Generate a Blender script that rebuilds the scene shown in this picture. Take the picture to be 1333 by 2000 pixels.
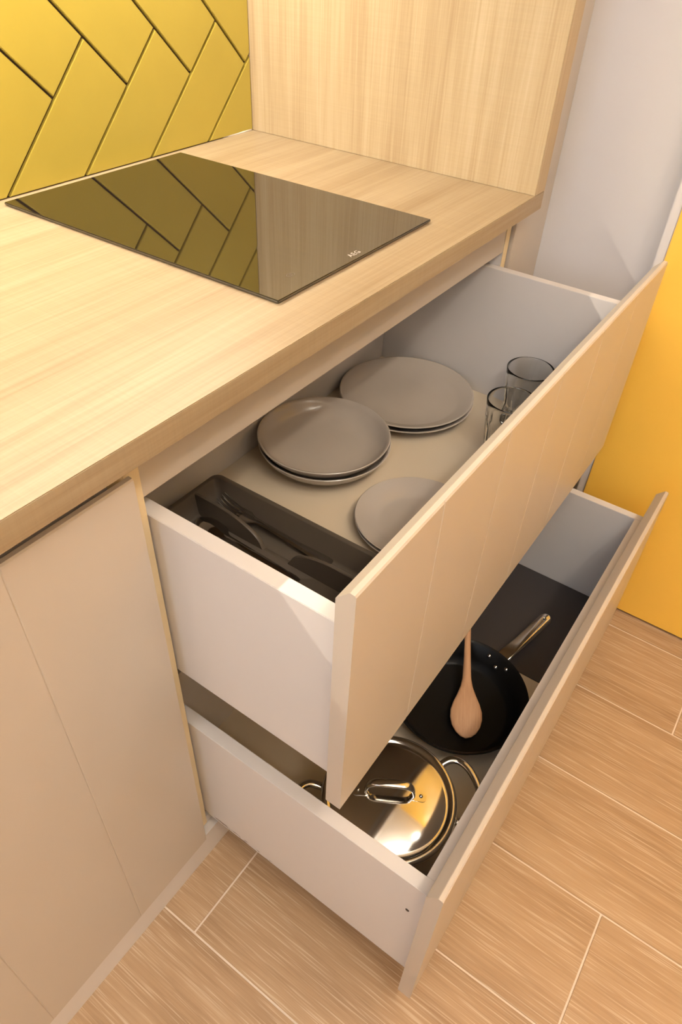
import bpy, bmesh, math, random
from mathutils import Vector, Matrix
random.seed(4)
PI = math.pi
for o in list(bpy.data.objects):
    bpy.data.objects.remove(o, do_unlink=True)
S = bpy.context.scene
COL = S.collection

# ------------------------------------------------------------------ camera
cam = bpy.data.cameras.new('camera')
cam.sensor_fit = 'VERTICAL'; cam.sensor_height = 36.0
cam.lens = 1366.36 / 2000 * 36.0
cam.clip_start = 0.02
camo = bpy.data.objects.new('camera', cam); COL.objects.link(camo)
rx = Vector((0.5743033, -0.8177505, 0.0382074))
ry = Vector((-0.5258268, -0.4042530, -0.7483887))
rz = Vector((0.6274407, 0.4097117, -0.6621590))
M = Matrix.Identity(4)
for i in range(3):
    M[i][0] = rx[i]; M[i][1] = -ry[i]; M[i][2] = -rz[i]
M.translation = Vector((-1.1721787, -0.4179781, 1.2649805))
camo.matrix_world = M
S.camera = camo

# ------------------------------------------------------------------ world and light
W = bpy.data.worlds.new('world'); S.world = W; W.use_nodes = True
wn = W.node_tree.nodes['Background']
wn.inputs[0].default_value = (0.80, 0.86, 1.0, 1); wn.inputs[1].default_value = 1.0
S.view_settings.view_transform = 'Standard'
S.view_settings.look = 'None'
S.view_settings.exposure = 0.0
S.view_settings.gamma = 1.0
S.view_settings.use_curve_mapping = False

WARM = (1.0, 0.91, 0.78)
def area(name, loc, rot, sx, sy, power, color):
    l = bpy.data.lights.new(name, 'AREA'); l.shape = 'RECTANGLE'; l.size = sx; l.size_y = sy
    l.energy = power; l.color = color
    o = bpy.data.objects.new(name, l); COL.objects.link(o); o.location = loc; o.rotation_euler = rot
    return o
WINDOW_POWER = 20.0
STRIP_POWER = 18.5
DOWN_POWER = 4.0
FILL_POWER = 54.0
# daylight entering by the window in the left wall (x = -2.4)
day = area('window_daylight', (-2.62, -.30, 1.60), (0, -PI/2, 0), 1.4, 1.0, WINDOW_POWER, (0.76, 0.87, 1.0))

# ------------------------------------------------------------------ helpers
MAT = {}
def nodes(name):
    m = bpy.data.materials.new(name); m.use_nodes = True; MAT[name] = m
    nt = m.node_tree; return m, nt, nt.nodes['Principled BSDF']
def plain(name, col, rough=0.5, metal=0.0, spec=0.5, noise=0.0, nscale=30.0, bump=0.0, coat=0.0, ior=None):
    m, nt, b = nodes(name)
    b.inputs['Base Color'].default_value = (*col, 1); b.inputs['Roughness'].default_value = rough
    b.inputs['Metallic'].default_value = metal; b.inputs['Specular IOR Level'].default_value = spec
    if coat: b.inputs['Coat Weight'].default_value = coat; b.inputs['Coat Roughness'].default_value = 0.06
    if ior: b.inputs['IOR'].default_value = ior
    if noise or bump:
        tc = nt.nodes.new('ShaderNodeTexCoord'); n = nt.nodes.new('ShaderNodeTexNoise')
        n.inputs['Scale'].default_value = nscale; n.inputs['Detail'].default_value = 4
        nt.links.new(tc.outputs['Object'], n.inputs['Vector'])
        if noise:
            r = nt.nodes.new('ShaderNodeMapRange'); r.inputs[1].default_value = .3; r.inputs[2].default_value = .7
            r.inputs[3].default_value = 1 - noise; r.inputs[4].default_value = 1 + noise
            h = nt.nodes.new('ShaderNodeHueSaturation'); h.inputs['Color'].default_value = (*col, 1)
            nt.links.new(n.outputs['Fac'], r.inputs[0]); nt.links.new(r.outputs[0], h.inputs['Value'])
            nt.links.new(h.outputs[0], b.inputs['Base Color'])
        if bump:
            bp = nt.nodes.new('ShaderNodeBump'); bp.inputs['Strength'].default_value = bump; bp.inputs['Distance'].default_value = 0.001
            nt.links.new(n.outputs['Fac'], bp.inputs['Height']); nt.links.new(bp.outputs[0], b.inputs['Normal'])
    return m
def wood(name, dark, mid, light, axis, rough=0.45, big=(0.9, 13), fine=(4, 240), saw=0.0, sawscale=170, per_object=False, streak=None, fine_amt=0.5, bump=0.25):
    """grain running along axis (0 x, 1 y, 2 z)"""
    m, nt, b = nodes(name); L = nt.links.new
    tc = nt.nodes.new('ShaderNodeTexCoord'); vec = tc.outputs['Object']
    if per_object:
        oi = nt.nodes.new('ShaderNodeObjectInfo'); cm = nt.nodes.new('ShaderNodeMath'); cm.operation = 'MULTIPLY'; cm.inputs[1].default_value = 37.0
        L(oi.outputs['Random'], cm.inputs[0]); va = nt.nodes.new('ShaderNodeVectorMath'); va.operation = 'ADD'
        L(vec, va.inputs[0]); L(cm.outputs[0], va.inputs[1]); vec = va.outputs[0]
    def nz(along, across, detail, dist=0.0, rgh=.55):
        mp = nt.nodes.new('ShaderNodeMapping'); sc = [across]*3; sc[axis] = along
        mp.inputs['Scale'].default_value = sc; L(vec, mp.inputs['Vector'])
        n = nt.nodes.new('ShaderNodeTexNoise'); n.inputs['Scale'].default_value = 1.0; n.inputs['Detail'].default_value = detail
        n.inputs['Roughness'].default_value = rgh; n.inputs['Distortion'].default_value = dist
        L(mp.outputs[0], n.inputs['Vector']); return n.outputs['Fac']
    f1 = nz(big[0], big[1], 5, 0.6); f2 = nz(fine[0], fine[1], 3)
    mx = nt.nodes.new('ShaderNodeMix'); mx.inputs[0].default_value = fine_amt
    L(f1, mx.inputs[2]); L(f2, mx.inputs[3])
    cr = nt.nodes.new('ShaderNodeValToRGB'); e = cr.color_ramp.elements
    e[0].position = .32; e[0].color = (*dark, 1); e[1].position = .68; e[1].color = (*light, 1)
    q = e.new(.5); q.color = (*mid, 1)
    L(mx.outputs[0], cr.inputs[0]); out = cr.outputs[0]; hgt = mx.outputs[0]
    if saw:
        f3 = nz(sawscale, 5, 2); r = nt.nodes.new('ShaderNodeMapRange'); r.inputs[1].default_value = .35; r.inputs[2].default_value = .65
        r.inputs[3].default_value = 1 - saw; r.inputs[4].default_value = 1 + saw*.6
        hs = nt.nodes.new('ShaderNodeHueSaturation'); L(f3, r.inputs[0]); L(r.outputs[0], hs.inputs['Value']); L(out, hs.inputs['Color']); out = hs.outputs[0]
    if streak:
        f4 = nz(9, 520, 2); r = nt.nodes.new('ShaderNodeMapRange'); r.inputs[1].default_value = .55; r.inputs[2].default_value = .68
        r.inputs[3].default_value = 0; r.inputs[4].default_value = .6
        mc = nt.nodes.new('ShaderNodeMix'); mc.data_type = 'RGBA'; mc.inputs[7].default_value = (*streak, 1)
        L(f4, r.inputs[0]); L(r.outputs[0], mc.inputs[0]); L(out, mc.inputs[6]); out = mc.outputs[2]
    L(out, b.inputs['Base Color']); b.inputs['Roughness'].default_value = rough
    bp = nt.nodes.new('ShaderNodeBump'); bp.inputs['Strength'].default_value = bump; bp.inputs['Distance'].default_value = 0.0006
    L(hgt, bp.inputs['Height']); L(bp.outputs[0], b.inputs['Normal'])
    return m

def link(name, me, mat=None, parent=None, smooth=False):
    if isinstance(me, bmesh.types.BMesh):
        bm = me; me = bpy.data.meshes.new(name)
        bmesh.ops.recalc_face_normals(bm, faces=bm.faces)
        bm.to_mesh(me); bm.free()
    if smooth:
        for p in me.polygons: p.use_smooth = True
        if smooth != 'all': me.set_sharp_from_angle(angle=math.radians(smooth if smooth is not True else 35))
    o = bpy.data.objects.new(name, me); COL.objects.link(o)
    if mat: me.materials.append(MAT[mat])
    if parent: o.parent = parent
    return o
def tag(o, label=None, cat=None, group=None, kind=None):
    if label: o['label'] = label
    if cat: o['category'] = cat
    if group: o['group'] = group
    if kind: o['kind'] = kind
    return o
def empty(name, loc, label, cat, group=None):
    o = bpy.data.objects.new(name, None); COL.objects.link(o); o.location = loc; o.empty_display_size = .05
    return tag(o, label, cat, group)
def addbox(bm, x0, x1, y0, y1, z0, z1):
    v = [bm.verts.new((x, y, z)) for x in (x0, x1) for y in (y0, y1) for z in (z0, z1)]
    for f in ((0,1,3,2),(4,6,7,5),(0,4,5,1),(2,3,7,6),(0,2,6,4),(1,5,7,3)): bm.faces.new([v[i] for i in f])
    return v
def box(x0, x1, y0, y1, z0, z1, bev=0.0, o=(0,0,0)):
    bm = bmesh.new(); addbox(bm, x0-o[0], x1-o[0], y0-o[1], y1-o[1], z0-o[2], z1-o[2])
    if bev: bmesh.ops.bevel(bm, geom=list(bm.edges), offset=bev, segments=2, affect='EDGES', clamp_overlap=True)
    return bm
def lathe(profile, seg=64, fn=None):
    """profile of (r, z); fn(r,z,theta,i) -> r"""
    bm = bmesh.new(); rings = []
    for i, (r, z) in enumerate(profile):
        if r < 1e-6: rings.append([bm.verts.new((0, 0, z))]); continue
        ring = []
        for k in range(seg):
            t = 2*PI*k/seg; rr = fn(r, z, t, i) if fn else r
            ring.append(bm.verts.new((rr*math.cos(t), rr*math.sin(t), z)))
        rings.append(ring)
    for a, b in zip(rings, rings[1:]):
        if len(a) == 1 and len(b) == 1: continue
        for k in range(seg):
            k2 = (k+1) % seg
            if len(a) == 1: bm.faces.new((a[0], b[k], b[k2]))
            elif len(b) == 1: bm.faces.new((a[k], b[0], a[k2]))
            else: bm.faces.new((a[k], b[k], b[k2], a[k2]))
    return bm
def smoothpath(pts, n=8):
    P = [Vector(p) for p in pts]; out = []
    for i in range(len(P)-1):
        p0 = P[max(i-1, 0)]; p1 = P[i]; p2 = P[i+1]; p3 = P[min(i+2, len(P)-1)]
        for k in range(n):
            t = k/n
            out.append(.5*((2*p1)+(-p0+p2)*t+(2*p0-5*p1+4*p2-p3)*t*t+(-p0+3*p1-3*p2+p3)*t**3))
    out.append(P[-1]); return out
def tube(path, ra, rb=None, seg=14, up=(0,0,1)):
    """ra: half width across (horizontal), rb: half height along up; each number or fn(t)"""
    bm = bmesh.new(); rings = []; up = Vector(up); N = len(path)
    for i, p in enumerate(path):
        d = (path[min(i+1, N-1)]-path[max(i-1, 0)]).normalized()
        s = d.cross(up)
        s = s.normalized() if s.length > 1e-4 else Vector((1, 0, 0))
        u = s.cross(d).normalized(); t = i/(N-1)
        a = ra(t) if callable(ra) else ra; b = (rb(t) if callable(rb) else rb) if rb is not None else a
        rings.append([bm.verts.new(p+s*a*math.cos(2*PI*k/seg)+u*b*math.sin(2*PI*k/seg)) for k in range(seg)])
    for A, B in zip(rings, rings[1:]):
        for k in range(seg): bm.faces.new((A[k], A[(k+1) % seg], B[(k+1) % seg], B[k]))
    bm.faces.new(rings[0][::-1]); bm.faces.new(rings[-1]); return bm
def copy_tree(o, parent=None):
    c = o.copy(); COL.objects.link(c); c.parent = parent
    for ch in list(o.children): copy_tree(ch, c)
    return c

# ------------------------------------------------------------------ materials
wood('oak_top', (.262,.18,.10), (.328,.243,.147), (.38,.297,.193), 0, rough=.42, big=(1.2, 26), fine=(5, 300), saw=.035, sawscale=420, fine_amt=.38)
wood('oak_panel', (.35,.24,.133), (.44,.334,.20), (.505,.403,.265), 2, rough=.45, big=(1.1, 28), fine=(6, 300), saw=.025, sawscale=420, fine_amt=.40)
wood('oak_floor', (.30,.18,.095), (.405,.26,.147), (.475,.325,.195), 1, rough=.38, big=(2.6, 18), fine=(8, 420), per_object=True, streak=(.64,.50,.36), fine_amt=.40)
wood('beech', (.50,.26,.13), (.58,.32,.17), (.64,.38,.21), 0, rough=.6, big=(6, 40), fine=(20, 500))
plain('cabinet_paint', (.50,.43,.36), .34, noise=.015, nscale=3)
plain('drawer_white', (.645,.60,.575), .32, noise=.012, nscale=4)
m = plain('drawer_worn', (.645,.60,.575), .30)
nt = m.node_tree; b = nt.nodes['Principled BSDF']; tc = nt.nodes.new('ShaderNodeTexCoord'); mp = nt.nodes.new('ShaderNodeMapping')
mp.inputs['Scale'].default_value = (60, 60, 330); n = nt.nodes.new('ShaderNodeTexNoise'); n.inputs['Scale'].default_value = 1.0; n.inputs['Detail'].default_value = 3
nt.links.new(tc.outputs['Object'], mp.inputs[0]); nt.links.new(mp.outputs[0], n.inputs['Vector'])
sx = nt.nodes.new('ShaderNodeSeparateXYZ'); nt.links.new(tc.outputs['Object'], sx.inputs[0])
def mr(sock, a, b_, c, d):
    r = nt.nodes.new('ShaderNodeMapRange'); nt.links.new(sock, r.inputs[0])
    for i_, v in zip((1, 2, 3, 4), (a, b_, c, d)): r.inputs[i_].default_value = v
    return r.outputs[0]
def mul(p, q):
    r = nt.nodes.new('ShaderNodeMath'); r.operation = 'MULTIPLY'; nt.links.new(p, r.inputs[0]); nt.links.new(q, r.inputs[1]); return r.outputs[0]
chip = mul(mul(mr(n.outputs['Fac'], .56, .59, 0, 1), mr(sx.outputs['Z'], .1150, .1185, 1, 0)), mr(sx.outputs['Y'], -.42, -.38, 0, 1))
mx = nt.nodes.new('ShaderNodeMix'); mx.data_type = 'RGBA'; mx.inputs[6].default_value = (.645,.60,.575,1); mx.inputs[7].default_value = (.16,.10,.07,1)
nt.links.new(chip, mx.inputs[0]); nt.links.new(mx.outputs[2], b.inputs['Base Color'])
plain('drawer_base', (.64,.54,.41), .45)
plain('edge_band', (.74,.60,.38), .5)
plain('tile_yellow', (.43,.335,.055), .30, noise=.03, nscale=9, bump=.06)
plain('tile_joint', (.05,.028,.015), .9)
plain('grout', (.72,.60,.49), .85, noise=.05, nscale=60)
plain('paint_white', (.66,.635,.645), .45)
plain('paint_ceiling', (.88,.86,.83), .8)
plain('paint_yellow', (.95,.57,.085), .42)
plain('paint_cream', (.84,.76,.66), .7)
plain('hob_glass', (.012,.009,.007), .025, spec=.5, ior=2.25)
plain('hob_edge', (.035,.025,.02), .25)
plain('print_grey', (.42,.36,.31), .6)
plain('print_dim', (.16,.12,.09), .5)
plain('stoneware', (.44,.385,.335), .14, noise=.02, nscale=12)
plain('tray_plastic', (.085,.066,.05), .48)
plain('steel', (.62,.60,.57), .10, metal=1.0)
plain('steel_satin', (.55,.53,.50), .2, metal=1.0)
plain('nonstick', (.006,.005,.0045), .42, spec=.22)
plain('mat_black', (.038,.031,.030), .55, bump=.15, nscale=900)
plain('plastic_white', (.75,.74,.72), .5)
plain('sealant', (.85,.80,.74), .4)
m, nt, b = nodes('glass')
b.inputs['Base Color'].default_value = (.99,.995,.985,1); b.inputs['Roughness'].default_value = 0.0
b.inputs['Transmission Weight'].default_value = 1.0; b.inputs['IOR'].default_value = 1.48
m, nt, b = nodes('window_glass')
g = nt.nodes.new('ShaderNodeBsdfGlossy'); g.inputs['Roughness'].default_value = 0.0
t = nt.nodes.new('ShaderNodeBsdfTransparent'); mx = nt.nodes.new('ShaderNodeMixShader'); mx.inputs[0].default_value = .06
nt.links.new(t.outputs[0], mx.inputs[1]); nt.links.new(g.outputs[0], mx.inputs[2])
nt.links.new(mx.outputs[0], nt.nodes['Material Output'].inputs[0])
def emit(name, col, s):
    m, nt, b = nodes(name); b.inputs['Base Color'].default_value = (.8,.8,.8,1)
    b.inputs['Emission Color'].default_value = (*col, 1); b.inputs['Emission Strength'].default_value = s
emit('lamp_glow', WARM, 12.0)

# ------------------------------------------------------------------ measures (metres)
H, ZCB, D, TP = .9054, .8763, .6087, .0403
XL, XR = -.8508, .0367                     # drawer fronts
XSO, XSI, XTI, XTO = -.8316, -.8126, .0007, .0178   # drawer box
Y1, Y2, TF = -.2270, -.3690, .020
YC = .044                                   # front edges of the carcasses
YD = .0239
ZF1 = (.4827, .8456); ZF2 = (.0729, .4383)
XW, XY = .19, .1403
XLEFT, YFRONT, ZCEIL = -2.4, -2.7, 2.5

# ------------------------------------------------------------------ setting
fl = tag(link('floor', box(XLEFT, XW+.1, YFRONT, D+.1, -.06, -.0015), 'grout'), 'wood-look plank tiles with pale joints', None, None, 'structure')
PW, PL, GAP = .2087, 1.2, .0030
offs = {-1: .23, 0: -.5706, 1: -.0358, 2: .23, 3: -.5672, 4: -.0358, 5: .23}
for k in range(-1, 16):
    xb = .0866-PW*k; xa = xb-PW
    xa = max(xa+GAP/2, XLEFT+.002); xb = min(xb-GAP/2, XY+.02)
    if xb-xa < .02: continue
    o0 = offs.get(k, [.23, -.57, -.036][(k+1) % 3]); y = o0
    while y > YFRONT: y -= PL
    while y < .06:
        ya = max(y+GAP/2, YFRONT+.002); yb = min(y+PL-GAP/2, .06)
        if yb-ya > .03:
            o = link('plank', box(xa, xb, ya, yb, -.012, 0, .0008, ((xa+xb)/2, (ya+yb)/2, 0)), 'oak_floor', fl)
            o.location = ((xa+xb)/2, (ya+yb)/2, random.uniform(-.0002, 0))
        y += PL
wb = tag(link('wall_back', box(XLEFT, XW+.1, D, D+.1, 0, ZCEIL), 'tile_joint'), 'yellow herringbone tiled wall behind the worktop', None, None, 'structure')
# herringbone of yellow tiles, 10 x 30 cm, laid at 45 degrees
TW, TN = .1014, 3
ox, oz = -.3004, 1.0200
def clip(poly, ax, val, keep_less):
    out = []
    for i in range(len(poly)):
        p, q = poly[i], poly[(i+1) % len(poly)]
        ip = (p[ax] <= val) == keep_less or p[ax] == val; iq = (q[ax] <= val) == keep_less or q[ax] == val
        if ip: out.append(p)
        if ip != iq:
            t = (val-p[ax])/(q[ax]-p[ax]); out.append((p[0]+(q[0]-p[0])*t, p[1]+(q[1]-p[1])*t))
    return out
def tile_mesh(poly, y0, th, ch):
    bm = bmesh.new(); cx = sum(p[0] for p in poly)/len(poly); cz = sum(p[1] for p in poly)/len(poly)
    a = [bm.verts.new((x, y0, z)) for x, z in poly]; b_ = [bm.verts.new((x, y0-th, z)) for x, z in poly]
    bm.faces.new(a); bm.faces.new(b_[::-1])
    n = len(poly)
    for i in range(n): bm.faces.new((a[i], a[(i+1) % n], b_[(i+1) % n], b_[i]))
    fe = [e for e in bm.edges if all(v in b_ for v in e.verts)]
    bmesh.ops.bevel(bm, geom=fe, offset=ch, segments=2, affect='EDGES')
    return bm
s2 = math.sqrt(.5); hg = .0022/TW
def to_wall(a, b_): # a along (+x,+z), b along (-x,+z); (TN,0) sits at (ox,oz)
    a -= TN; return (ox+TW*s2*(a-b_), oz+TW*s2*(a+b_))
for k in range(-22, 16):
    for mm in range(-4, 5):
        for typ in (0, 1):
            if typ == 0: x0, x1, y0, y1 = k, k+TN, -k+2*TN*mm, -k+1+2*TN*mm
            else: x0, x1, y0, y1 = k, k+1, -k+TN+2*TN*mm, -k+2*TN+2*TN*mm
            P = [to_wall(x0+hg, y0+hg), to_wall(x1-hg, y0+hg), to_wall(x1-hg, y1-hg), to_wall(x0+hg, y1-hg)]
            for ax, val, less in ((0, -.0012, True), (0, -2.18, False), (1, H+.0015, False), (1, 1.44, True)):
                if len(P) >= 3: P = clip(P, ax, val, less)
            if len(P) < 3: continue
            Q = [P[0]]
            for p in P[1:]:
                if math.hypot(p[0]-Q[-1][0], p[1]-Q[-1][1]) > .002: Q.append(p)
            if math.hypot(Q[0][0]-Q[-1][0], Q[0][1]-Q[-1][1]) < .002: Q.pop()
            if len(Q) < 3: continue
            ar = abs(sum(Q[i][0]*Q[(i+1) % len(Q)][1]-Q[(i+1) % len(Q)][0]*Q[i][1] for i in range(len(Q))))/2
            if ar < 1.2e-4: continue
            link('tile', tile_mesh(Q, D, .0060, .0010), 'tile_yellow', wb)
tag(link('ceiling', box(XLEFT, XW+.1, YFRONT, D+.1, ZCEIL, ZCEIL+.06), 'paint_ceiling'), 'plain white ceiling', None, None, 'structure')
tag(link('wall_front', box(XLEFT, XW+.1, YFRONT-.1, YFRONT, 0, ZCEIL), 'paint_cream'), 'plain cream wall opposite the kitchen', None, None, 'structure')
# white end wall beside the units
tag(link('wall_right', box(XW, XW+.1, YFRONT, D, 0, ZCEIL), 'paint_white'), 'smooth white wall beside the kitchen unit', None, None, 'structure')
# yellow wall panel standing proud of the white wall, a dark gap at the floor
tag(link('wall_yellow', box(XY, XW, YFRONT, -.2030, .006, ZCEIL, .001), 'paint_yellow'), 'glossy golden yellow wall panel meeting the wooden floor', None, None, 'structure')
tag(link('trim_1', box(XY+.004, XW, -.2025, -.186, .0, ZCEIL, .0015), 'paint_white'), 'narrow white edge strip between white wall and yellow panel', None, None, 'structure')
tag(link('trim_2', box(TP+.0005, XW, .037, .056, 0, ZCEIL, .0005), 'cabinet_paint'), 'tall beige filler strip between wooden upright and white wall', None, None, 'structure')
# left wall with window
bm = bmesh.new()
wy0, wy1, wz0, wz1 = -.80, .20, .9, 2.3
for a in ((YFRONT, wy0, 0, ZCEIL), (wy1, D, 0, ZCEIL), (wy0, wy1, 0, wz0), (wy0, wy1, wz1, ZCEIL)):
    addbox(bm, XLEFT-.12, XLEFT, a[0], a[1], a[2], a[3])
tag(link('wall_left', bm, 'paint_cream'), 'plain cream wall with a window', None, None, 'structure')
bm = bmesh.new()
for a in ((wy0, wy0+.05, wz0, wz1), (wy1-.05, wy1, wz0, wz1), (wy0+.05, wy1-.05, wz0, wz0+.05), (wy0+.05, wy1-.05, wz1-.05, wz1), (-.32, -.28, wz0+.05, wz1-.05)):
    addbox(bm, XLEFT-.09, XLEFT-.03, *a)
wi = tag(link('window_1', bm, 'plastic_white'), 'white framed window', None, None, 'structure')
link('pane', box(XLEFT-.065, XLEFT-.06, wy0+.05, -.32, wz0+.05, wz1-.05), 'window_glass', wi)
link('pane', box(XLEFT-.065, XLEFT-.06, -.28, wy1-.05, wz0+.05, wz1-.05), 'window_glass', wi)
bm = tube([Vector((x, D-.0035, H+.0012)) for x in (-.085, -.06, -.03, -.004)], lambda t: .0008+.0026*min(1, t*2), lambda t: .0006+.002*min(1, t*2), 8)
tag(link('trim_3', bm, 'sealant', None, 'all'), 'pale dab of sealant in the corner of tiles and worktop', None, None, 'structure')

# ------------------------------------------------------------------ worktop and upright
bm = box(-2.2, TP, 0, D-.001, ZCB, H, .0009)
tag(link('worktop', bm, 'oak_top', None, True), 'pale oak laminate worktop carrying the black hob', 'worktop')
bm = box(0, TP, 0, D-.001, H, 2.2, .0009)
tag(link('upright_panel', bm, 'oak_panel', None, True), 'pale oak upright panel standing at the end of the worktop', 'panel')

# ------------------------------------------------------------------ induction hob
hx0, hx1, hy0, hy1 = -.5798, -.2227, .0702, .5802
hob = empty('induction_hob', ((hx0+hx1)/2, (hy0+hy1)/2, H), 'black glass induction hob set on the oak worktop', 'hob')
HO = hob.location
link('frame', box(hx0+.004, hx1-.004, hy0+.004, hy1-.004, H+.0001, H+.0015, 0, HO), 'hob_edge', hob)
link('glass_plate', box(hx0, hx1, hy0, hy1, H+.0015, H+.0052, .0008, HO), 'hob_glass', hob, True)
cu = bpy.data.curves.new('brand_text', 'FONT'); cu.body = 'AEG'; cu.size = .0118; cu.extrude = .00008; cu.offset = .0001; cu.align_x = 'CENTER'; cu.space_character = 1.12
to = bpy.data.objects.new('tmp', cu); COL.objects.link(to)
me = bpy.data.meshes.new_from_object(to.evaluated_get(bpy.context.evaluated_depsgraph_get()))
bpy.data.objects.remove(to, do_unlink=True)
o = link('brand_lettering', me, 'print_grey', hob); o.location = Vector((-.4065, .0785, H+.0053))-HO
o['label'] = 'pale grey AEG lettering'
bm = bmesh.new()
def ring(bm, cx, cy, r0, r1, sx, z, a0=0, a1=2*PI, seg=32):
    vs = []
    for k in range(seg+1):
        t = a0+(a1-a0)*k/seg
        vs.append((bm.verts.new((cx+r0*sx*math.cos(t), cy+r0*math.sin(t), z)), bm.verts.new((cx+r1*sx*math.cos(t), cy+r1*math.sin(t), z))))
    for a, b_ in zip(vs, vs[1:]): bm.faces.new((a[0], a[1], b_[1], b_[0]))
ring(bm, 0, 0, .0040, .0045, 1.5, 0)
ring(bm, 0, -.0003, .0014, .0018, 1.4, 0, PI*.65, PI*2.35)
addbox(bm, -.0003, .0003, .0, .0022, 0, .0001)
o = link('touch_symbol', bm, 'print_dim', hob); o.location = Vector((-.5138, .1038, H+.00535))-HO

# ------------------------------------------------------------------ kitchen fronts with sloped grip edge and grooves
def front(x0, x1, z0, z1, yo, lines, o, groove=.0008):
    """outer face at yo, inner face at yo+TF; top edge: small flat, then slope down to the inside"""
    xs = [(x0, 0.0), ]
    for g in lines:
        xs += [(g-.0012, 0.0), (g, groove), (g+.0012, 0.0)]
    xs.append((x1, 0.0))
    bm = bmesh.new(); cols = []
    for x, d in xs:
        prof = [(yo+d, z0), (yo+d, z1-.0022), (yo+.0016, z1-.0004), (yo+.0062, z1), (yo+.0072, z1-.0006), (yo+TF-.0005, z1-.0138), (yo+TF, z1-.0148), (yo+TF, z0)]
        cols.append([bm.verts.new((x-o[0], y-o[1], z-o[2])) for y, z in prof])
    n = len(cols[0])
    for A, B in zip(cols, cols[1:]):
        for i in range(n): bm.faces.new((A[i], B[i], B[(i+1) % n], A[(i+1) % n]))
    bm.faces.new(cols[0]); bm.faces.new(cols[-1][::-1])
    return bm

# ------------------------------------------------------------------ drawer cabinet
dc = empty('drawer_cabinet', ((XL+XR)/2, .3, 0), 'beige base cabinet under the hob with two drawers pulled open', 'cabinet')
O = dc.location
link('side_panel', box(-.8530, -.8336, YC, D-.02, ZF2[0], ZCB, .0004, O), 'drawer_white', dc)
link('side_panel', box(.0190, XR, YC, D-.02, ZF2[0], ZCB, .0004, O), 'drawer_white', dc)
link('edge_strip', box(-.8530, -.8336, YC-.0008, YC, ZF2[0], ZCB, 0, O), 'edge_band', dc)['label'] = 'yellowish edge banding'
link('edge_strip', box(.0190, XR, YC-.0008, YC, ZF2[0], ZCB, 0, O), 'edge_band', dc)['label'] = 'yellowish edge banding'
link('top_rail', box(-.8336, .0190, YC+.0005, YC+.0165, .7965, ZCB, .0004, O), 'cabinet_paint', dc)
link('back_panel', box(-.8336, .0190, D-.03, D-.02, ZF2[0], ZCB, 0, O), 'drawer_white', dc)
link('bottom_panel', box(-.8336, .0190, YC, D-.03, ZF2[0], ZF2[0]+.018, 0, O), 'drawer_white', dc)
def drawer(zf, yo, zside, zb0, zfloor, ttop):
    shift = yo-Y1; yb = .263+shift
    d = link('drawer', box(XSI, XTI, yo+TF, yb, zfloor-.012, zfloor, 0, O), 'drawer_base', dc)
    for a, b_ in ((XSO, XSI), (XTI, XTO)):
        link('drawer_side', box(a, b_, yo+TF, yb+.014, zb0, zside, .0006, O), 'drawer_worn' if yo == Y2 else 'drawer_white', d)
    link('drawer_back', box(XSI, XTI, yb, yb+.014, zb0, zside-.012, .0005, O), 'drawer_white', d)
    link('inner_front', box(XSI, XTI, yo+TF, yo+TF+.015, zb0, zside, .0006, O), 'drawer_white', d)
    link('drawer_front', front(XL, XR, zf[0], zf[1], yo, [XL+(XR-XL)/6*k for k in range(1, 6)], O), 'cabinet_paint', d)
    return d
d1 = drawer(ZF1, Y1, .7721, .5032, .5218, 0)
d2 = drawer(ZF2, Y2, .3774, .1072, .1350, 0)
bm = lathe([(0, .0006), (.0022, .0006), (.0028, .0001), (.003, -.001), (0, -.001)], 16)
o = link('screw', bm, 'hob_edge', d2, True); o.rotation_euler = (0, -PI/2, 0)
o.location = Vector((XSO-.0001, Y2+TF+.022, .300))-O

# ------------------------------------------------------------------ door cabinets and plinth
for i, (x0, x1) in enumerate(((-1.305, -.8554), (-1.7546, -1.3075))):
    c = empty('door_cabinet', ((x0+x1)/2, .3, 0), ('beige cabinet with closed grooved door beside the open drawers', 'beige cabinet with closed grooved door farther from the drawers')[i], 'cabinet', None)
    o_ = c.location
    link('carcass', box(x0+.0035, x1+.0018, YC, D-.02, ZF2[0]+.001, ZCB-.0005, .0004, o_), 'drawer_white', c)
    link('edge_strip', box(x1-.017, x1+.0018, YC-.0008, YC, ZF2[0]+.001, ZCB, 0, o_), 'edge_band', c)
    link('door', front(x0+.0015, x1, ZF2[0], ZF1[1], YD, [x0+.1438, x1-.1438], o_), 'cabinet_paint', c)
tag(link('plinth', box(-2.2, TP, .0300, .0460, 0, ZF2[0]-.002, .0004), 'drawer_white'), 'long low plinth board along the floor under the cabinets', 'plinth')

# ------------------------------------------------------------------ wall cupboard with light strip (above the picture)
wc = empty('wall_cupboard', (-1.1, .44, 1.45), 'beige wall cupboard hung above the tiled wall', 'cupboard')
o_ = wc.location
link('carcass', box(-2.2, -.002, .30, D-.001, 1.452, 2.2, .0006, o_), 'drawer_white', wc)
for i in range(3):
    link('door', box(-2.2+.7327*i+.001, -2.2+.7327*(i+1)-.001, .280, .2995, 1.452, 2.2, .001, o_), 'cabinet_paint', wc)
ls = empty('light_strip', (-1.1, .525, 1.452), 'slim warm light strip fixed under the wall cupboard', 'light')
link('housing', box(-2.15, -.05, .516, .534, 1.446, 1.4515, .0004, ls.location), 'plastic_white', ls)
link('diffuser', box(-2.14, -.06, .518, .532, 1.4445, 1.446, 0, ls.location), 'lamp_glow', ls)
sl = area('strip_light', (-1.1, .525, 1.4435), (0, 0, 0), 2.08, .012, STRIP_POWER, WARM)
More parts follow.
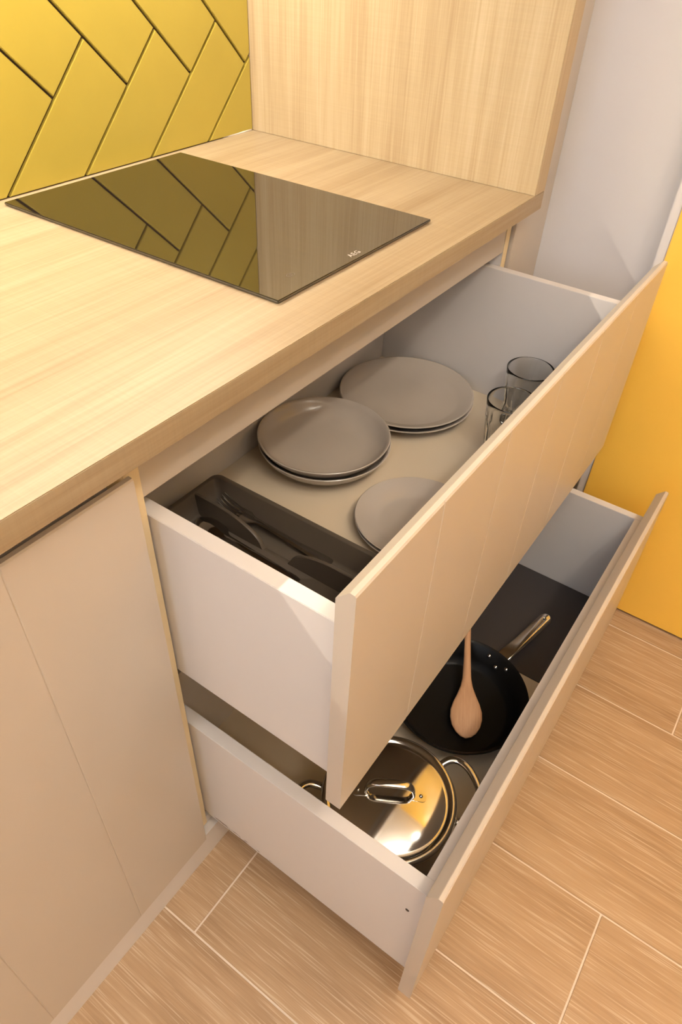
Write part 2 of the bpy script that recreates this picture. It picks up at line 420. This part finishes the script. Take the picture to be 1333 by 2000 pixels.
# square ceiling downlights
def downlight(x, y, label, power):
    c = empty('ceiling_downlight', (x, y, ZCEIL), label, 'light', 'square ceiling downlights')
    bm = bmesh.new()
    for a in ((-.06, .06, -.06, -.045), (-.06, .06, .045, .06), (-.06, -.045, -.045, .045), (.045, .06, -.045, .045)): addbox(bm, *a, -.010, 0)
    link('frame', bm, 'plastic_white', c)
    link('diffuser', box(-.045, .045, -.045, .045, -.006, -.001), 'lamp_glow', c)
    area('downlight_lamp', (x, y, ZCEIL-.008), (0, 0, 0), .088, .088, power, WARM)
for x, y, lb in ((-.25, -1.10, 'square ceiling downlight beside the yellow wall panel'), (-.95, -1.10, 'square ceiling downlight in the middle of its row'), (-1.75, -1.10, 'square ceiling downlight near the window')):
    downlight(x, y, lb, DOWN_POWER)

# added bowl-shaped pendant, unseen behind the camera, bouncing soft fill off the ceiling
pd = empty('fill_pendant', (-1.25, -1.15, 2.02), 'added white metal bowl pendant, unseen fill light shining up to the ceiling', 'lamp')
link('bowl', lathe([(0, 0), (.08, .006), (.14, .030), (.17, .075), (.173, .075), (.143, .028), (.08, .003), (0, -.003)], 48), 'plastic_white', pd, 40)
link('rod', tube([Vector((0, 0, .0)), Vector((0, 0, .24)), Vector((0, 0, ZCEIL-2.02))], .006, .006, 12, up=(0, 1, 0)), 'plastic_white', pd, 'all')
link('canopy', lathe([(0, ZCEIL-2.02-.03), (.05, ZCEIL-2.02-.03), (.055, ZCEIL-2.02), (0, ZCEIL-2.02)], 32), 'plastic_white', pd, 40)
l = bpy.data.lights.new('fill_pendant_light', 'AREA'); l.shape = 'DISK'; l.size = .22; l.energy = FILL_POWER; l.color = WARM
lo = bpy.data.objects.new('fill_pendant_light', l); COL.objects.link(lo); lo.location = (-1.25, -1.15, 2.075); lo.rotation_euler = (PI, 0, 0)

# ------------------------------------------------------------------ plates
def plate_profile(R, h, rb, well, kind):
    if kind == 'coupe':   # gently rising flat plate
        out = [(0, .003), (rb-.004, .003), (rb-.004, 0), (rb, 0), (rb+.004, .004), (R*.80, h*.42), (R*.95, h*.80), (R-.0012, h-.0022), (R, h-.0008), (R-.0012, h)]
        ins = [(R-.004, h-.0008), (R*.93, h*.84), (R*.80, h*.55), (well, h*.36), (well*.6, h*.31), (0, h*.30)]
    elif kind == 'deep':
        out = [(0, .003), (rb-.004, .003), (rb-.004, 0), (rb, 0), (rb+.006, .003), (R*.74, h*.22), (R*.89, h*.52), (R*.965, h*.78), (R-.0008, h-.003), (R, h-.001), (R-.0012, h)]
        ins = [(R-.0042, h-.0012), (R*.93, h*.76), (R*.84, h*.46), (R*.72, h*.24), (R*.60, h*.16), (R*.4, h*.13), (0, h*.125)]
    else:                 # rimmed side plate
        out = [(0, .003), (rb-.004, .003), (rb-.004, 0), (rb, 0), (rb+.003, .003), (R*.80, h*.52), (R-.0012, h-.0024), (R, h-.001), (R-.0012, h)]
        ins = [(R-.004, h-.0008), (R*.86, h*.80), (well+.006, h*.52), (well, h*.34), (well*.9, h*.28), (0, h*.26)]
    return out+ins
def plate(name, x, y, z, R, h, rb, well, kind, label, group):
    o = link(name, lathe(plate_profile(R, h, rb, well, kind), 96), 'stoneware', None, 50)
    o.location = (x, y, z); return tag(o, label, 'plate', group)
ZB = .5221
plate('dinner_plate', -.1335, .1235, ZB, .1288, .024, .078, .095, 'coupe', 'lower large flat grey plate of the pair in the drawer corner', 'large flat grey plates')
plate('dinner_plate', -.1325, .1245, ZB+.0095, .1288, .024, .078, .095, 'coupe', 'upper large flat grey plate of the pair in the drawer corner', 'large flat grey plates')
plate('deep_plate', -.3695, .1470, ZB, .1140, .0405, .060, .07, 'deep', 'lower deep grey plate of the pair between tray and large plates', 'deep grey plates')
plate('deep_plate', -.3700, .1485, ZB+.0140, .1140, .0405, .060, .07, 'deep', 'upper deep grey plate of the pair between tray and large plates', 'deep grey plates')
plate('side_plate', -.4285, -.0735, ZB, .0965, .019, .056, .060, 'rim', 'lower small pale grey rimmed plate behind the drawer front', 'small grey plates')
plate('side_plate', -.4285, -.0725, ZB+.0075, .0965, .019, .056, .060, 'rim', 'upper small pale grey rimmed plate behind the drawer front', 'small grey plates')

# ------------------------------------------------------------------ tumblers
def tumbler():
    Hh, R, rb = .1145, .0432, .0325
    def rad(z): return rb+(R-rb)*(z/Hh)**.85
    out = [(0, .0015), (rb*.6, .0015), (rb-.003, 0)]
    for i in range(0, 25): z = .0015+(Hh-.003)*i/24; out.append((rad(z), z))
    out += [(R-.0004, Hh-.0006), (R-.0011, Hh), (R-.0018, Hh-.0006)]
    ins = [(rad(z)-.0024, z) for z in [Hh-.003-(Hh-.020)*i/10 for i in range(11)]]
    ins += [(rb*.72, .0125), (rb*.4, .0112), (0, .011)]
    prof = out+ins; no = len(out)
    def fn(r, z, t, i):
        if 3 <= i < no-3 and z < .080:
            a = min(1, (.080-z)/.012)*min(1, z/.006+.2)
            c = (abs(math.cos(t*5)))   # ten flat flutes
            return r-.0016*a*c
        return r
    return lathe(prof, 120, fn)
tb = link('glass_tumbler', tumbler(), 'glass', None, 40)
tb.location = (-.0470, -.0770, ZB); tag(tb, 'clear fluted glass tumbler standing against the white drawer side', 'glass', 'clear glass tumblers')
t2 = tb.copy(); COL.objects.link(t2); t2.location = (-.1650, -.0950, ZB); t2.rotation_euler = (0, 0, .2)
tag(t2, 'clear fluted glass tumbler nearer the small plates', 'glass', 'clear glass tumblers')

# ------------------------------------------------------------------ cutlery tray
tx0, tx1, ty0, ty1 = -.8100, -.5520, -.0880, .2280
TZ0, TZ1 = ZB, .5650
tr = empty('cutlery_tray', ((tx0+tx1)/2, (ty0+ty1)/2, TZ0), 'dark grey-brown plastic cutlery tray with scooped dividers', 'tray')
TO = tr.location
def rrect(x0, x1, y0, y1, r, n=6):
    P = []
    for cx, cy, a in ((x1-r, y1-r, 0), (x0+r, y1-r, PI/2), (x0+r, y0+r, PI), (x1-r, y0+r, 1.5*PI)):
        for k in range(n+1): P.append((cx+r*math.cos(a+PI/2*k/n), cy+r*math.sin(a+PI/2*k/n)))
    return P
bm = bmesh.new(); loops = []
for ins, z, r in ((.010, TZ0, .012), (.002, TZ1-.0012, .014), (.0, TZ1-.0004, .014), (.001, TZ1, .014), (.0065, TZ1, .010), (.0078, TZ1-.0012, .010), (.0145, TZ0+.006, .009), (.0185, TZ0+.0025, .007)):
    loops.append([bm.verts.new((x-TO[0], y-TO[1], z-TO[2])) for x, y in rrect(tx0+ins, tx1-ins, ty0+ins, ty1-ins, r)])
n = len(loops[0])
for A, B in zip(loops, loops[1:]):
    for i in range(n): bm.faces.new((A[i], A[(i+1) % n], B[(i+1) % n], B[i]))
bm.faces.new(loops[0][::-1]); bm.faces.new(loops[-1])
link('tray_body', bm, 'tray_plastic', tr, 40)
def divider(x):
    ya, yb = ty0+.009, ty1-.009; zb, zt = TZ0+.0025, TZ1-.001
    def top(y):                                        # scoop: high at both ends, open in the middle
        def up(d, L):
            d = max(0, min(1, d/L)); return math.sqrt(max(0, 1-(1-d)**2))
        a = up(.034-y, .078); b_ = up(y-.086, .100)
        return zb+(zt-zb)*max(a, b_)
    ys = [ya+(yb-ya)*i/90 for i in range(91)]
    bm = bmesh.new(); cs = []
    for y in ys:
        z = top(y)+.0002; w0 = .0042; w1 = .0027
        f = (z-zb)/(zt-zb); w = w0+(w1-w0)*f
        cs.append([bm.verts.new((x+s*ww-TO[0], y-TO[1], zz-TO[2])) for s, ww, zz in ((-1, w0, zb-.002), (-1, w, max(z-.001, zb-.001)), (-1, w*.6, z), (1, w*.6, z), (1, w, max(z-.001, zb-.001)), (1, w0, zb-.002))])
    for A, B in zip(cs, cs[1:]):
        for i in range(6): bm.faces.new((A[i], A[(i+1) % 6], B[(i+1) % 6], B[i]))
    bm.faces.new(cs[0][::-1]); bm.faces.new(cs[-1])
    return bm
for x in (-.6085, -.6735, -.7385): link('divider', divider(x), 'tray_plastic', tr, 40)

# ------------------------------------------------------------------ cutlery: blade shapes lofted along their length
def loft(rows, th):
    """rows: (s along, half width, z centre, dish) -> thin curved sheet"""
    bm = bmesh.new(); n = 9; top = []; bot = []
    for s, w, z, dish in rows:
        a = []; b_ = []
        for i in range(n):
            u = -1+2*i/(n-1); zz = z+dish*(u*u-1); e = th*(1-.75*u*u)
            a.append(bm.verts.new((w*u, s, zz+e/2))); b_.append(bm.verts.new((w*u, s, zz-e/2)))
        top.append(a); bot.append(b_)
    for G, f in ((top, 1), (bot, -1)):
        for A, B in zip(G, G[1:]):
            for i in range(n-1): bm.faces.new((A[i], A[i+1], B[i+1], B[i])[::f])
    for A, a in zip(zip(top, top[1:]), zip(bot, bot[1:])):
        for i in (0, n-1): bm.faces.new((A[0][i], A[1][i], a[1][i], a[0][i]))
    bm.faces.new(top[0]+bot[0][::-1]); bm.faces.new(top[-1]+bot[-1][::-1])
    return bm
def handle_rows(): return [(-.100, .004, .0015, 0), (-.098, .0078, .0015, 0), (-.09, .0092, .002, 0), (-.06, .0078, .004, 0), (-.02, .0052, .0075, 0), (.015, .0034, .010, 0), (.035, .0032, .0105, 0)]
def spoon_mesh():
    rows = handle_rows()+[(.042, .006, .0095, -.0005), (.050, .0125, .0085, -.003), (.062, .0185, .0085, -.006), (.075, .0205, .009, -.0075), (.088, .0185, .0095, -.006), (.097, .013, .010, -.003), (.102, .006, .0105, -.0008), (.1035, .001, .0105, 0)]
    return loft(rows, .0022)
def fork_mesh():
    rows = handle_rows()+[(.042, .006, .0095, -.0003), (.050, .0105, .0080, -.0008), (.060, .0118, .0072, -.0012), (.066, .0119, .0072, -.0012)]
    bm = loft(rows, .0022)
    for u in (-.0102, -.0034, .0034, .0102):
        ps = [Vector((u, .064, .0066)), Vector((u, .080, .0085)), Vector((u, .094, .0125)), Vector((u*.96, .106, .0185))]
        t = tube(smoothpath(ps, 4), lambda s: .0017-.0008*s, lambda s: .0009-.0003*s, 8)
        tmp = bpy.data.meshes.new('t'); t.to_mesh(tmp); t.free(); bm.from_mesh(tmp); bpy.data.meshes.remove(tmp)
    return bm
FZ = TZ0+.0025+.0008
f1 = link('fork', fork_mesh(), 'steel_satin', None, 50)
f1.location = (-.5765, .0950, FZ); f1.rotation_euler = (.018, 0, -.02)
tag(f1, 'steel fork lying lower in the long tray compartment', 'fork', 'steel forks in the tray')
f2 = f1.copy(); COL.objects.link(f2); f2.location = (-.5830, .0830, FZ+.0042); f2.rotation_euler = (.03, .05, .07)
tag(f2, 'steel fork resting on top of another fork in the tray', 'fork', 'steel forks in the tray')
s1 = link('spoon', spoon_mesh(), 'steel', None, 60)
s1.location = (-.6330, .0980, FZ+.001); s1.rotation_euler = (-.03, .12, -.05)
tag(s1, 'polished steel spoon in the tray compartment by the drawer side', 'spoon')

# ------------------------------------------------------------------ lower drawer: mat, pan, wooden spoon, pot
Z2 = .1350
tag(link('drawer_mat', box(-.2770, XTI-.001, -.330, .110, Z2+.0002, Z2+.0022, .0005), 'mat_black'), 'thin black mat lying in the lower drawer under the pan handle', 'mat')
PX, PY, PR, PH = -.4215, -.2050, .1253, .052
pan = empty('frying_pan', (PX, PY, Z2+.0003), 'black non-stick frying pan with shiny steel handle', 'pan')
prof = [(0, 0), (.092, 0), (.096, .002), (.108, .020), (.1195, PH-.006), (.1235, PH-.002), (PR, PH-.0008), (PR-.0003, PH+.0004), (PR-.002, PH), (.1185, PH-.004), (.1065, .022), (.098, .0065), (.092, .004), (0, .0035)]
link('pan_body', lathe(prof, 96), 'nonstick', pan, 40)
ha = math.radians(-13.0)
cu = bpy.data.curves.new('h', 'CURVE'); cu.dimensions = '2D'; cu.fill_mode = 'BOTH'; cu.bevel_depth = .0030; cu.bevel_resolution = 4; cu.extrude = .0006; cu.resolution_u = 2
L0, L1 = .1245, .271
outl = []
for k in range(13): t = -PI/2+PI*k/12; outl.append((L1-.0105+.0105*math.cos(t), .0105*math.sin(t)))
outl += [(L0+.06, .0100), (L0, .0112), (L0, -.0112), (L0+.06, -.0100)]
hole = [(L1-.0125+.0048*math.cos(2*PI*k/20), .0042*math.sin(2*PI*k/20)) for k in range(20)]
for P in (outl, hole):
    sp = cu.splines.new('POLY'); sp.points.add(len(P)-1); sp.use_cyclic_u = True
    for q, p in zip(sp.points, P): q.co = (p[0], p[1], 0, 1)
to = bpy.data.objects.new('tmp', cu); COL.objects.link(to)
me = bpy.data.meshes.new_from_object(to.evaluated_get(bpy.context.evaluated_depsgraph_get())); bpy.data.objects.remove(to, do_unlink=True)
for v in me.vertices:                           # crown the handle along its axis and lift it slightly
    x, y, z = v.co; v.co.z = z+.0035*(1-(y/.0150)**2)+.010*((x-L0)/(L1-L0))-.004*math.sin(PI*(x-L0)/(L1-L0))
h = link('pan_handle', me, 'steel', pan, 45); h.rotation_euler = (0, 0, ha); h.location = (0, 0, PH-.012); h['label'] = 'shiny steel handle with hanging hole'
for dx, dy, dz in ((.1140, .020, -.014), (.1095, -.001, -.024), (.1140, -.021, -.014)):
    r = link('rivet', lathe([(0, .0030), (.003, .0025), (.0048, .0008), (.0050, -.001), (0, -.001)], 16), 'steel', pan, 60)
    x, y = dx*math.cos(ha)-dy*math.sin(ha), dx*math.sin(ha)+dy*math.cos(ha)
    rr = math.hypot(x, y); r.location = (x*(rr-.001)/rr, y*(rr-.001)/rr, PH+dz); r.rotation_euler = (0, -math.radians(62), math.atan2(y, x))
# wooden spoon: loft of ellipses from bowl tip to handle end
A = Vector((-.4740, -.2520, Z2+.0105)); B = Vector((-.2800, -.1465, Z2+.0665))
dr = (B-A).normalized(); LEN = .31
rows = [(0, .001, .001), (.003, .010, .0035), (.010, .0185, .0052), (.022, .0258, .0066), (.036, .0292, .0074), (.050, .0288, .0076), (.064, .0245, .0074), (.080, .0175, .0070), (.096, .0115, .0064), (.112, .0085, .0060), (.14, .0070, .0058), (.18, .0062, .0056), (.25, .0064, .0056), (.300, .0066, .0056), (.307, .0050, .0042), (.31, .001, .001)]
side = dr.cross(Vector((0, 0, 1))).normalized(); upv = side.cross(dr).normalized()
bm = bmesh.new(); rings = []
for s, w, hh in rows:
    rings.append([bm.verts.new((s, w*math.cos(2*PI*k/20), hh*math.sin(2*PI*k/20))) for k in range(20)])
for P, Q in zip(rings, rings[1:]):
    for k in range(20): bm.faces.new((P[k], P[(k+1) % 20], Q[(k+1) % 20], Q[k]))
bm.faces.new(rings[0][::-1]); bm.faces.new(rings[-1])
ws = link('wooden_spoon', bm, 'beech', None, 'all')
mw = Matrix.Identity(4)
for i in range(3): mw[i][0] = dr[i]; mw[i][1] = -side[i]; mw[i][2] = upv[i]
mw.translation = A; ws.matrix_world = mw
tag(ws, 'plain wooden cooking spoon resting in the black frying pan', 'spoon')

QX, QY, QR, QZ = -.6960, -.2190, .1000, .1140
pot = empty('cooking_pot', (QX, QY, Z2+.0003), 'polished steel pot with two loop handles', 'pot')
prof = [(0, 0), (.092, 0), (.098, .005), (QR-.0005, .014), (QR-.0005, QZ-.008), (QR+.002, QZ-.003), (QR+.0026, QZ), (QR, QZ), (QR-.0022, QZ-.004), (QR-.0022, .010), (.088, .004), (0, .004)]
link('pot_body', lathe(prof, 96), 'steel', pot, 40)
for a in (math.radians(-44), math.radians(136)):
    pts = []
    for da, r, z in ((-25, .0985, .093), (-25, .111, .095), (-23.5, .125, .099), (-19, .1355, .101), (-11, .1415, .102), (0, .1435, .102), (11, .1415, .102), (19, .1355, .101), (23.5, .125, .099), (25, .111, .095), (25, .0985, .093)):
        t = a+math.radians(da); pts.append((r*math.cos(t), r*math.sin(t), z))
    link('loop_handle', tube(smoothpath(pts, 6), .0062, .0045, 14), 'steel', pot, 'all')
lid = empty('pot_lid', (QX, QY, Z2+.0003+QZ+.0003), 'domed steel lid with arched handle lying on the pot', 'lid')
prof = [(0, .0155), (.020, .0150), (.045, .0125), (.068, .0080), (.084, .0030), (.0885, .0012), (.0905, .0020), (.0930, .0040), (.0965, .0048), (.1000, .0040), (.1022, .0018), (.1018, .0002), (.0985, .0002), (.094, 0.0), (.0885, -.0002), (.084, .0016), (.045, .0110), (0, .0140)]
link('lid_dome', lathe(prof, 128), 'steel', lid, 'all')
la = math.radians(-60)
pts = []
for s, z in ((-.036, .0135), (-.0350, .022), (-.032, .033), (-.022, .0400), (0, .0420), (.022, .0400), (.032, .033), (.0350, .022), (.036, .0135)):
    pts.append((s*math.cos(la), s*math.sin(la), z))
path = smoothpath(pts, 7)
link('lid_handle', tube(path, lambda t: .0066-.0018*abs(2*t-1)**2, .0030, 16, up=(-math.sin(la)*0, 0, 1)), 'steel', lid, 'all')
for s in (-1, 1):
    bm = bmesh.new()
    P = rrect(.030, .056, -.0085, .0085, .0075)
    lo = [bm.verts.new((x, y, 0)) for x, y in P]; hi = [bm.verts.new((x, y, .0016)) for x, y in P]
    for i in range(len(P)): bm.faces.new((lo[i], lo[(i+1) % len(P)], hi[(i+1) % len(P)], hi[i]))
    bm.faces.new(lo[::-1]); bm.faces.new(hi)
    tb_ = link('handle_tab', bm, 'steel', lid, 30); tb_.rotation_euler = (0, math.radians(7), la+(0 if s > 0 else PI)); tb_.location = (0, 0, .0170)
    rv = link('rivet', lathe([(0, .0022), (.0018, .0018), (.0028, .0004), (.003, -.001), (0, -.001)], 16), 'steel', lid, 60)
    rv.location = (s*.047*math.cos(la), s*.047*math.sin(la), .0132)
